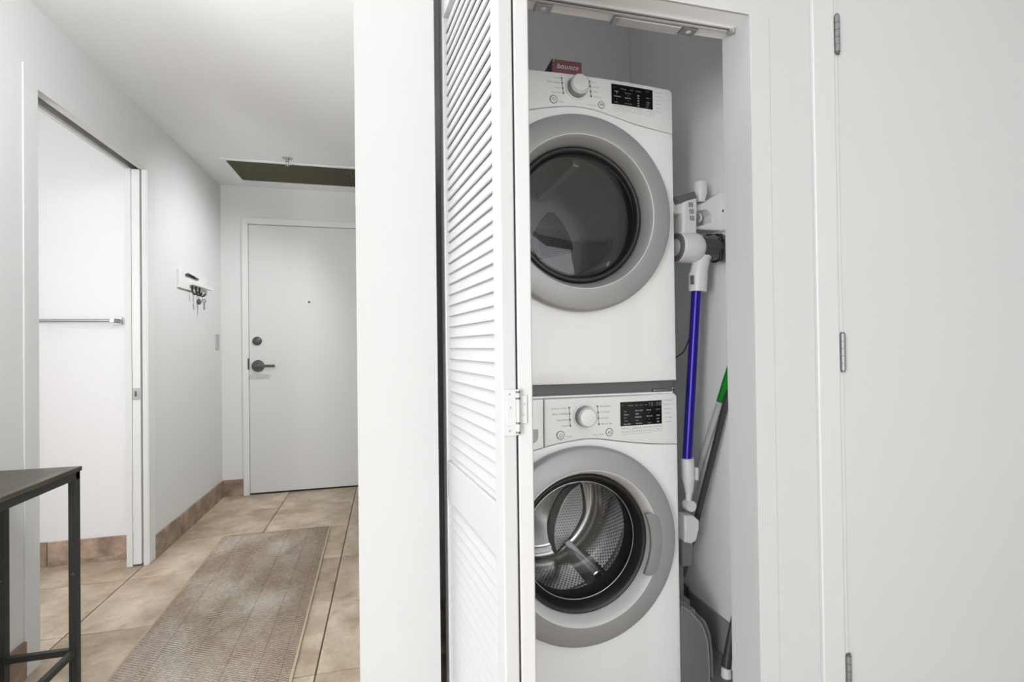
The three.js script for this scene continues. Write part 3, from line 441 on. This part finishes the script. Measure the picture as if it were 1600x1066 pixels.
const dryer = machine(dryerCfg), washer = machine(washerCfg);
const kit = thing('stacking_kit', 'dark grey stacking strip between the dryer and the washing machine', 'bracket', [CXM, 0.985, -1.49]);
part('rail', bowed(rb(-0.336, 0.336, 0.9855, 1.0262, -0.10, -0.014, 0.002)).translate(CXM, 0, ZF), M.kit, kit);
part('lip', rb(CXM - 0.34, CXM + 0.325, 0.9855, 0.9925, ZF - 0.03, ZF + 0.006, 0.002), M.ringPale, kit, { label: 'thin pale metal lip' });
part('end_clip', join([rb(0.840, 0.916, 0.994, 1.001, ZF - 0.03, ZF + 0.003, 0.002), rb(0.906, 0.917, 0.9875, 1.005, ZF - 0.03, ZF + 0.003, 0.002)]), M.steel, kit, { label: 'shiny metal end clip' });

// box of dryer sheets on the dryer
{ const x0 = 0.530, x1 = 0.634, y0 = 1.9865, y1 = 2.083, z1 = -1.53, z0 = -1.74;
  const o = thing('dryer_sheet_box', 'small dull red box with white lettering lying on top of the dryer', 'box', [(x0 + x1) / 2, y0, (z0 + z1) / 2]);
  const face = canvasTex(512, 475, (g, W, H) => { g.fillStyle = '#a06c70'; g.fillRect(0, 0, W, H); g.fillStyle = '#f2eef0'; g.textAlign = 'center'; g.textBaseline = 'middle'; g.font = 'italic bold 108px sans-serif'; g.fillText('bounce', W * 0.52, H * 0.215); g.fillStyle = '#c9bfc2'; g.beginPath(); g.arc(30, 24, 16, 0, 7); g.fill(); });
  part('carton', rb(x0, x1, y0, y1, z0, z1, 0.0015), std([0.055, 0.075, 0.065], 0.6), o, { label: 'dark green sides of the box' });
  const f = new THREE.PlaneGeometry(x1 - x0 - 0.001, y1 - y0 - 0.001).translate((x0 + x1) / 2, (y0 + y1) / 2, z1 + 0.0006);
  part('front_label', f, new THREE.MeshStandardMaterial({ map: face, roughness: 0.55 }), o, { label: 'dull red front with white lettering' }); }

// ---------------------------------------------------------------- stick vacuum on its wall dock
{ const o = thing('stick_vacuum', 'white stick vacuum with violet-blue tube hanging beside the dryer', 'vacuum', [1.07, 0.37, -1.55]);
  const z = -1.55, yc = 1.487;
  const body = part('motor_housing', latheX([[0, -0.044], [0.030, -0.043], [0.034, -0.040], [0.048, -0.040], [0.053, -0.034], [0.0545, -0.01], [0.0545, 0.02], [0.050, 0.038], [0.040, 0.050], [0.034, 0.054]]).translate(1.032, yc, z), M.vacWhite, o);
  mesh('motor_ring', latheX([[0.030, -0.046], [0.032, -0.047], [0.046, -0.047], [0.0485, -0.044], [0.0485, -0.038]]).translate(1.032 - 1.07, yc - 0.37, 0), M.vacGrey, body, { label: 'violet-grey ring on the motor end' });
  const hd = part('handle', join([rb(1.000, 1.057, 1.515, 1.662, z - 0.028, z + 0.028, 0.010, 4), rb(0.955, 1.010, 1.60, 1.65, z - 0.02, z + 0.02, 0.012, 3)]).translate(-1.03, -1.59, -z).rotateZ(-0.03).translate(1.03, 1.59, z), M.vacWhite, o);
  mesh('battery_cap', rb(-0.060, 0.028, -0.013, 0.013, -0.029, 0.029, 0.004).rotateZ(0.30).translate(1.026 - 1.07, 1.660 - 0.37, 0), M.vacGrey, hd, { label: 'dark grey cap on the handle' });
  for (let r = 0; r < 3; r++) for (let c = 0; c < 3; c++) mesh('vent_slot', rb(-0.0016, 0.0016, -0.0085, 0.0085, -0.001, 0.001, 0.0006).rotateZ(0.08).translate(1.0245 + c * 0.0062 + r * 0.002 - 1.07, 1.632 - r * 0.0235 - 0.37, 0.0285), M.vacGrey, hd);
  const cup = part('dust_cup', latheX([[0.036, 0], [0.042, 0.004], [0.043, 0.035], [0.047, 0.040], [0.047, 0.048], [0.044, 0.052], [0.049, 0.075], [0.049, 0.100], [0.046, 0.108], [0, 0.109]]).translate(1.082, yc + 0.002, z), M.cup, o, { label: 'dark see-through dust cup' });
  mesh('cup_latch', join([rb(-0.012, 0.022, 0.040, 0.052, -0.010, 0.010, 0.003), rb(0.010, 0.022, -0.05, 0.046, 0.036, 0.044, 0.003)]).translate(1.125 - 1.07, yc - 0.37, 0), M.black, cup);
  mesh('cup_band', new THREE.TorusGeometry(0.0495, 0.0025, 8, 40).rotateY(Math.PI / 2).translate(1.148 - 1.07, yc + 0.002 - 0.37, 0), M.black, cup);
  const el = part('nozzle_elbow', join([tube([V(1.096, 1.470, z), V(1.088, 1.445, z), V(1.080, 1.415, z), V(1.074, 1.39, z)], 0.030, 16, 20), rod(V(1.0752, 1.398, z), V(1.071, 1.332, z), 0.0325, 0.031, 24), new THREE.SphereGeometry(0.0305, 20, 14).translate(1.0955, 1.462, z)]), M.vacWhite, o);
  mesh('release_button', rb(-0.004, 0.004, -0.016, 0.016, -0.007, 0.007, 0.002).translate(1.0425 - 1.07, 1.372 - 0.37, 0.012), M.vacGrey, el);
  part('tube', rod(V(1.0665, 1.334, z), V(1.0185, 0.742, z), 0.0170, 0.0160, 28), M.blue, o, { label: 'shiny violet-blue extension tube' });
  const cn = part('tube_connector', join([rod(V(1.0195, 0.746, z), V(1.0225, 0.675, z), 0.0228, 0.0225, 24), rod(V(1.0225, 0.675, z), V(1.0245, 0.625, z), 0.0225, 0.013, 24)]), M.vacWhite, o);
  mesh('release_button', rb(-0.005, 0.006, -0.022, 0.022, -0.008, 0.008, 0.002).translate(1.049 - 1.07, 0.690 - 0.37, 0.006), M.vacWhite, cn);
  part('swivel_joint', join([new THREE.CylinderGeometry(0.019, 0.019, 0.03, 28).rotateX(Math.PI / 2).translate(1.022, 0.581, z + 0.004), rod(V(1.024, 0.652, z), V(1.022, 0.590, z), 0.012, 0.010)]), M.vacWhite, o);
  part('floor_head', join([extrude(poly([[0.992, 0.555], [1.030, 0.548], [1.050, 0.530], [1.050, 0.500], [1.038, 0.462], [1.018, 0.452], [0.992, 0.460]]), 0.03, 0.006, 3).translate(0, 0, z - 0.015)]), M.vacWhite, o);
  part('brush_bar', rb(0.985, 1.030, 0.372, 0.462, z - 0.022, z + 0.014, 0.006), M.pan, o);
}
{ const o = thing('vacuum_dock', 'white plastic wall dock above the vacuum dust cup', 'dock', [1.2, 1.56, -1.6]);
  const sh = new THREE.Shape(); sh.moveTo(1.199, 1.560); sh.lineTo(1.199, 1.700); sh.lineTo(1.186, 1.700); sh.lineTo(1.120, 1.660); sh.lineTo(1.078, 1.642); sh.lineTo(1.078, 1.624); sh.lineTo(1.132, 1.634); sh.lineTo(1.150, 1.618); sh.lineTo(1.150, 1.590); sh.lineTo(1.118, 1.578); sh.lineTo(1.082, 1.570); sh.lineTo(1.082, 1.560); sh.closePath();
  part('bracket', extrude(sh, 0.050, 0.004, 2).translate(0, 0, -1.625), M.vacWhite, o);
  part('wall_plate', rb(1.186, 1.1995, 1.556, 1.702, -1.640, -1.545, 0.004), M.vacWhite, o);
  part('hook', tube([V(1.088, 1.628, -1.59), V(1.112, 1.622, -1.59), V(1.118, 1.604, -1.59), V(1.106, 1.592, -1.59)], 0.005, 20, 8), M.vacWhite, o);
  part('screw', latheX([[0, -0.002], [0.004, -0.0015], [0.005, 0]], 16).translate(1.186, 1.628, -1.556), M.pewter, o); }
{ const o = thing('vacuum_nozzle', 'white crevice nozzle standing upright on the vacuum dock', 'nozzle', [1.113, 1.662, -1.585]);
  part('nozzle_body', lathe([[0.0165, 0], [0.0175, 0.008], [0.019, 0.018], [0.0235, 0.030], [0.0238, 0.060], [0.0232, 0.072], [0.021, 0.0745], [0.019, 0.070], [0.019, 0.03]], 36).translate(1.113, 1.662, -1.585), M.vacWhite, o); }
{ const o = thing('charging_cord', 'thin black cord hanging between the dryer and the vacuum tube', 'cord', [1.19, 0.9, -1.74]);
  part('cord', tube([V(1.194, 1.56, -1.67), V(1.19, 1.40, -1.70), V(1.19, 1.24, -1.745), V(1.185, 1.17, -1.775), V(1.175, 1.115, -1.80), V(1.165, 1.08, -1.86), V(1.16, 0.9, -2.0)], 0.0022, 60, 8), M.black, o); }

// cleaning tools leaning in the closet corner
{ const o = thing('broom', 'broom with silver pole and green grip leaning on the right closet wall', 'broom', [1.165, 0, -2.0]);
  const P = (y) => V(1.166, y, -1.5045 - (1.061 - y) * 0.485);
  part('pole', rod(P(0.15), P(0.945), 0.0105, 0.0105, 20), M.alu, o, { label: 'silver metal pole' });
  part('grip', join([rod(P(0.938), P(1.0), 0.0118, 0.0125, 20), rod(P(1.0), P(1.062), 0.0125, 0.0120, 20)]), M.green, o, { label: 'green plastic grip' });
  part('pole_end', rod(P(1.062), P(1.145), 0.0095, 0.006, 20), M.darkPole, o, { label: 'dark pole end above the grip' });
  part('brush_head', rb(1.13, 1.188, 0.09, 0.155, -2.13, -1.80, 0.012), M.darkPole, o);
  part('bristles', rb(1.138, 1.182, 0.0, 0.092, -2.13, -1.80, 0.006), M.darkPole, o, { kind: 'stuff' }); }
{ const o = thing('dustpan', 'grey long-handled upright dustpan on the closet floor beside the washing machine', 'dustpan', [1.02, 0, -1.54]);
  const z = -1.475, face = [[0.93, 0.0], [0.93, 0.2709], [0.9396, 0.2738], [0.9704, 0.2507], [0.9973, 0.2219], [1.0184, 0.194], [1.0338, 0.1527], [1.0405, 0.0931], [1.0425, 0.0]];
  part('pan', extrude(poly(face), 0.012, 0.002, 2).translate(0, 0, z - 0.014), M.pan, o);
  part('pan_edge', tube(face.slice(2).map(([x, y]) => V(x, y + 0.003, z - 0.002)), 0.0035, 60, 8), M.panRim, o, { label: 'pale edge of the pan' });
  const outer = [[0.9396, 0.2815], [0.98, 0.2584], [1.0146, 0.2296], [1.0473, 0.1969], [1.0645, 0.1556], [1.0722, 0.0931], [1.0742, 0.0]];
  part('pan_rim', extrude(poly([...outer, [1.0376, 0.0], [1.0338, 0.1412], [1.0136, 0.1969], [0.9704, 0.2507], [0.9396, 0.2757]]), 0.05, 0.004, 2).translate(0, 0, z - 0.075), M.panRim, o);
  part('pan_neck', join([rb(0.962, 0.980, 0.225, 0.405, z - 0.125, z - 0.105, 0.004), rb(0.982, 1.026, 0.19, 0.43, z - 0.14, z - 0.117, 0.004), rb(0.962, 1.026, 0.225, 0.245, z - 0.135, z - 0.08, 0.004), rb(0.950, 1.000, 0.225, 0.250, z - 0.085, z - 0.01, 0.004)]), M.panRim, o);
  part('handle', join([bar(V(1.035, 0.30, -1.615), V(1.176, 0.955, -1.537), 0.016, 0.016), bar(V(1.176, 0.955, -1.537), V(1.187, 1.0, -1.532), 0.014, 0.012)]), M.darkPole, o, { label: 'long dark handle' }); }
{ const o = thing('scrub_brush', 'narrow dark brush with white collar standing low beside the right closet jamb', 'brush', [1.13, 0, -1.49]);
  part('brush_body', rod(V(1.119, 0.036, -1.49), V(1.151, 0.205, -1.49), 0.0165, 0.007, 24), M.darkPole, o);
  part('collar', lathe([[0, 0], [0.016, 0], [0.018, 0.004], [0.0165, 0.030], [0.013, 0.036], [0, 0.037]], 24).translate(1.119, 0, -1.49), M.vacWhite, o, { label: 'white plastic collar' });
  part('rod', rod(V(1.134, 0.03, -1.478), V(1.146, 0.15, -1.478), 0.003, 0.0025), M.vacWhite, o); }

// ---------------------------------------------------------------- entry hall: rug, table, key rack, fittings
{ const ang = THREE.MathUtils.degToRad(1.22), o = thing('runner_rug', 'faded beige and grey woven runner rug along the hall floor', 'rug', [-0.6525, 0, -2.447]); o.rotation.y = ang;
  const g = new RoundedBoxGeometry(RW, 0.006, RL, 1, 0.002).translate(0, 0.0035, 0), p = g.attributes.position, uv = g.attributes.uv; for (let i = 0; i < p.count; i++) uv.setXY(i, p.getX(i) / RW + 0.5, 0.5 - p.getZ(i) / RL);
  mesh('woven_field', g, M.rug, o);
  for (const s of [-1, 1]) { mesh('binding', rb(s * RW / 2 - 0.005, s * RW / 2 + 0.005, 0.0002, 0.0085, -RL / 2, RL / 2, 0.002), M.rugEdge, o, { label: 'tan bound edge' }); }
  const fr = []; for (let i = 0; i < 90; i++) { const x = -RW / 2 + 0.008 + i * (RW - 0.016) / 89; fr.push(bar(V(x, 0.004, -RL / 2 + 0.002), V(x + (rnd() - 0.5) * 0.008, 0.003, -RL / 2 - 0.008 - rnd() * 0.008), 0.0045, 0.004)); }
  mesh('fringe', join(fr), M.rugDark, o, { kind: 'stuff' }); }
{ const o = thing('console_table', 'narrow console table with dark wood top and black metal frame by the left wall', 'table', [-1.125, 0, -1.62]);
  const X0 = -1.236, X1 = -1.006, Z0 = -1.993, Z1 = -1.25, T = 0.76;
  const g = rb(X0, X1, T - 0.015, T, Z0, Z1, 0.0015), p = g.attributes.position, uv = g.attributes.uv; for (let i = 0; i < p.count; i++) uv.setXY(i, (p.getX(i) - X0) / 0.46 + 0.1, (p.getZ(i) - Z0) / 0.9);
  part('tabletop', g, M.wood, o);
  const s = 0.023, xl = X0 + 0.006, xr = X1 - 0.004 - s, zf = Z0 + 0.004, zn = Z1 - 0.004 - s;
  part('apron', join([rb(xl, xr + s, T - 0.040, T - 0.0155, zf, zf + s, 0.001), rb(xl, xr + s, T - 0.040, T - 0.0155, zn, zn + s, 0.001), rb(xl, xl + s, T - 0.040, T - 0.0155, zf, zn + s, 0.001), rb(xr, xr + s, T - 0.040, T - 0.0155, zf, zn + s, 0.001)]), M.darkMetal, o);
  for (const x of [xl, xr]) for (const zz of [zf, zn]) { const leg = part('leg', rb(x, x + s, 0, T - 0.038, zz, zz + s, 0.001), M.darkMetal, o); mesh('bolt', latheZ([[0, 0.002], [0.003, 0.0018], [0.004, 0]], 14).translate(x + s / 2 + 1.125, 0.408, zz + s + 1.62), M.pewter, leg); }
  part('rail', rb(xl + s, xr, 0.137, 0.157, zf + 0.002, zf + 0.020, 0.001), M.darkMetal, o); part('rail', rb(xr + 0.002, xr + 0.02, 0.137, 0.157, zf + s, zn, 0.001), M.darkMetal, o); part('rail', rb(xl + 0.002, xl + 0.02, 0.137, 0.157, zf + s, zn, 0.001), M.darkMetal, o); part('rail', rb(xl + s, xr, 0.137, 0.157, zn + 0.002, zn + 0.020, 0.001), M.darkMetal, o); }
{ const o = thing('key_rack', 'small white key rack with dark hooks on the left hall wall', 'key rack', [DW, 1.53, -3.7]);
  part('back_board', rb(DW, DW + 0.014, 1.533, 1.650, -3.93, -3.463, 0.003), M.hallTrim, o);
  part('shelf', rb(DW + 0.012, DW + 0.046, 1.566, 1.588, -3.97, -3.62, 0.003), M.hallTrim, o);
  part('metal_bar', join([bar(V(DW + 0.020, 1.624, -3.55), V(DW + 0.020, 1.620, -3.76), 0.006, 0.012), bar(V(DW + 0.020, 1.630, -3.58), V(DW + 0.020, 1.622, -3.70), 0.006, 0.016)]), M.black, o, { label: 'slim dark metal bar' });
  for (const z of [-3.655, -3.72, -3.785]) part('hook', tube([V(DW + 0.020, 1.566, z), V(DW + 0.020, 1.535, z), V(DW + 0.024, 1.515, z), V(DW + 0.036, 1.508, z), V(DW + 0.048, 1.514, z), V(DW + 0.054, 1.530, z)], 0.0048, 24, 8), M.black, o, { label: 'dark metal hook' }); }
{ const o = thing('key_fob', 'round dark key fob hanging from the key rack', 'key fob', [DW + 0.036, 1.455, -3.72]);
  part('fob', new THREE.SphereGeometry(0.017, 20, 14).scale(0.9, 1.15, 0.5).translate(DW + 0.036, 1.466, -3.72), M.pewter, o); part('loop', new THREE.TorusGeometry(0.010, 0.0015, 6, 20).rotateY(Math.PI / 2).translate(DW + 0.036, 1.496, -3.72), M.steel, o); }
{ const o = thing('door_key', 'grey metal key hanging from the key rack', 'key', [DW + 0.050, 1.42, -3.785]);
  part('bow', new THREE.TorusGeometry(0.010, 0.0055, 8, 20).rotateY(0.6).translate(DW + 0.046, 1.478, -3.785), M.nickel, o); part('blade', join([bar(V(DW + 0.046, 1.470, -3.785), V(DW + 0.046, 1.418, -3.785), 0.010, 0.006), bar(V(DW + 0.046, 1.430, -3.785), V(DW + 0.046, 1.422, -3.785), 0.015, 0.006)]), M.hinge, o); part('loop', new THREE.TorusGeometry(0.010, 0.0015, 6, 20).rotateY(0.2).translate(DW + 0.043, 1.497, -3.785), M.steel, o); }
{ const o = thing('light_switch', 'white light switch plate on the left hall wall beside the corner', 'switch', [DW, 1.2, -4.19]);
  part('plate', rb(DW, DW + 0.006, 1.145, 1.262, -4.235, -4.160, 0.002), M.trim, o); part('rocker', rb(DW + 0.004, DW + 0.010, 1.17, 1.237, -4.214, -4.181, 0.002), M.trim, o); }
{ const o = thing('ceiling_vent', 'dark return air grille in a white frame on the hall ceiling', 'vent', [-0.6, CE, -3.92]);
  const x0 = -1.047, x1 = -0.17, z0 = -4.128, z1 = -3.712, y = CE;
  part('frame', join([bx(x0 - 0.026, x0, y - 0.006, y - 0.0005, z0 - 0.026, z1 + 0.026), bx(x1, x1 + 0.026, y - 0.006, y - 0.0005, z0 - 0.026, z1 + 0.026), bx(x0, x1, y - 0.006, y - 0.0005, z0 - 0.026, z0), bx(x0, x1, y - 0.006, y - 0.0005, z1, z1 + 0.026)]), M.ceiling, o);
  part('filter', bx(x0, x1, y - 0.0022, y - 0.0006, z0, z1), M.ventDark, o, { label: 'dark filter behind the blades' });  // plain dark sheet filling the grille
  const bl = []; for (let k = 0; k < 80; k++) { const x = x0 + (k + 0.5) * (x1 - x0) / 80; bl.push(new THREE.BoxGeometry(0.0045, 0.0036, z1 - z0).translate(x, y - 0.0042, (z0 + z1) / 2)); }
  part('blades', join(bl), M.vent, o, { kind: 'stuff', label: 'fine olive-brown grille blades' });
  for (const [x, z] of [[x0 - 0.013, -3.92], [-0.985, z0 - 0.013], [-0.60, z0 - 0.013], [-0.22, z0 - 0.013], [-0.62, z1 + 0.013]]) part('screw', lathe([[0, -0.002], [0.003, -0.0015], [0.0045, 0]], 12).translate(x, y - 0.006, z), M.pewter, o); }
{ const o = thing('fire_sprinkler', 'small white fire sprinkler head on the hall ceiling before the vent', 'sprinkler', [-0.64, CE, -3.60]);
  const c = [-0.64, CE, -3.605];
  part('escutcheon', lathe([[0.012, -0.004], [0.030, -0.003], [0.034, 0]], 32).translate(...c), M.trim, o); part('stem', join([rod(V(0, 0, 0), V(0, -0.022, 0), 0.011, 0.010), rod(V(0.010, -0.02, 0), V(0.004, -0.046, 0), 0.0022), rod(V(-0.010, -0.02, 0), V(-0.004, -0.046, 0), 0.0022)]).translate(...c), M.nickel, o); part('deflector', lathe([[0, -0.050], [0.013, -0.049], [0.013, -0.047], [0, -0.046]], 24).translate(...c), M.trim, o); }
{ const o = thing('towel_bar', 'slim metal towel bar on the bathroom wall', 'towel bar', [-1.74, 1.31, -3.194]);
  part('bar', rod(V(-2.03, 1.311, -3.135), V(-1.43, 1.311, -3.135), 0.0085), M.nickel, o);
  for (const x of [-1.438, -2.03]) part('mount', join([rb(x - 0.020, x + 0.020, 1.289, 1.333, -3.194, -3.184, 0.002), rb(x - 0.011, x + 0.011, 1.299, 1.323, -3.186, -3.122, 0.002)]), M.nickel, o, { label: 'square metal mount' }); }

// unseen lamps added to brighten the hall, the bathroom and the closet
{ const r = 0.08, x = 0.62, z = -1.6, CL = 2.85, o = thing('added_closet_lamp', 'unseen dim lamp added in the laundry closet to lift its shade', 'lamp', [x, CL, z]);  // added lamp, hidden above the header, lifts the dark closet
  part('lamp_base', lathe([[0, 0], [r, 0], [r, -0.015], [0, -0.015]].reverse(), 32).translate(x, CL, z), M.trim, o);
  part('lamp_shade', lathe([[r * 0.95, -0.015], [r * 0.9, -0.03], [r * 0.5, -0.045], [0, -0.05]].reverse(), 32).translate(x, CL, z), M.dimLamp, o);
  const l = new THREE.PointLight(0xffffff, CLOSET_FILL, 0, 2); l.position.set(0, -0.065, 0); l.castShadow = true; l.shadow.radius = 4; o.add(l); }
{ const x = -2.0, y = 1.45, z = -1.22, o = thing('added_bath_lamp', 'unseen wall lamp added to brighten the bathroom', 'lamp', [x, y, z]);  // added lamp, out of view, evens the light on the bathroom wall
  part('lamp_base', rb(x - 0.16, x + 0.16, y - 0.05, y + 0.05, z - 0.025, z, 0.006), M.trim, o);
  part('lamp_shade', rb(x - 0.15, x + 0.15, y - 0.04, y + 0.04, z - 0.085, z - 0.025, 0.02, 4), M.lamp, o);
  const l = new THREE.PointLight(0xfdfcff, BATH_FILL, 0, 2); l.position.set(0, 0, -0.12); l.castShadow = true; l.shadow.radius = 5; o.add(l); }
{ const r = 0.17, x = -0.62, z = -1.12, o = thing('added_ceiling_lamp', 'unseen round ceiling lamp added to brighten the near hall', 'lamp', [x, CE, z]);  // added lamp above the view brightens near wall and ceiling
  part('lamp_base', lathe([[0, 0], [r, 0], [r, -0.02], [0, -0.02]].reverse(), 40).translate(x, CE, z), M.trim, o);
  part('lamp_shade', lathe([[r * 0.95, -0.02], [r * 0.92, -0.045], [r * 0.6, -0.07], [0, -0.08]].reverse(), 40).translate(x, CE, z), M.lamp, o);
  const l = new THREE.PointLight(0xf8faff, NEAR_FILL, 0, 2); l.position.set(0, -0.12, 0); l.castShadow = true; l.shadow.radius = r / 0.02; o.add(l); }
{ const r = 0.05, x = -0.125, z = -3.4, o = thing('added_downlight', 'unseen ceiling spot added behind the partition to brighten the hall', 'lamp', [x, CE, z]);  // added spot, hidden by the partition, brightens the far hall
  part('lamp_ring', lathe([[r, 0], [r + 0.008, -0.003], [r + 0.008, -0.006], [r, -0.006], [r - 0.006, 0]], 32).translate(x, CE, z), M.trim, o);
  part('lamp_lens', lathe([[0, -0.004], [r - 0.004, -0.004], [r - 0.004, -0.001], [0, -0.001]], 32).translate(x, CE, z), M.lamp, o);
  const l = new THREE.SpotLight(0xfdfdff, HALL_FILL, 0, 0.86, 1.0, 2); l.position.set(0, -0.02, 0); l.target.position.set(-1.05, -1.15, -0.25); l.castShadow = true; l.shadow.radius = 3; o.add(l, l.target); }

renderer.render(scene, camera);
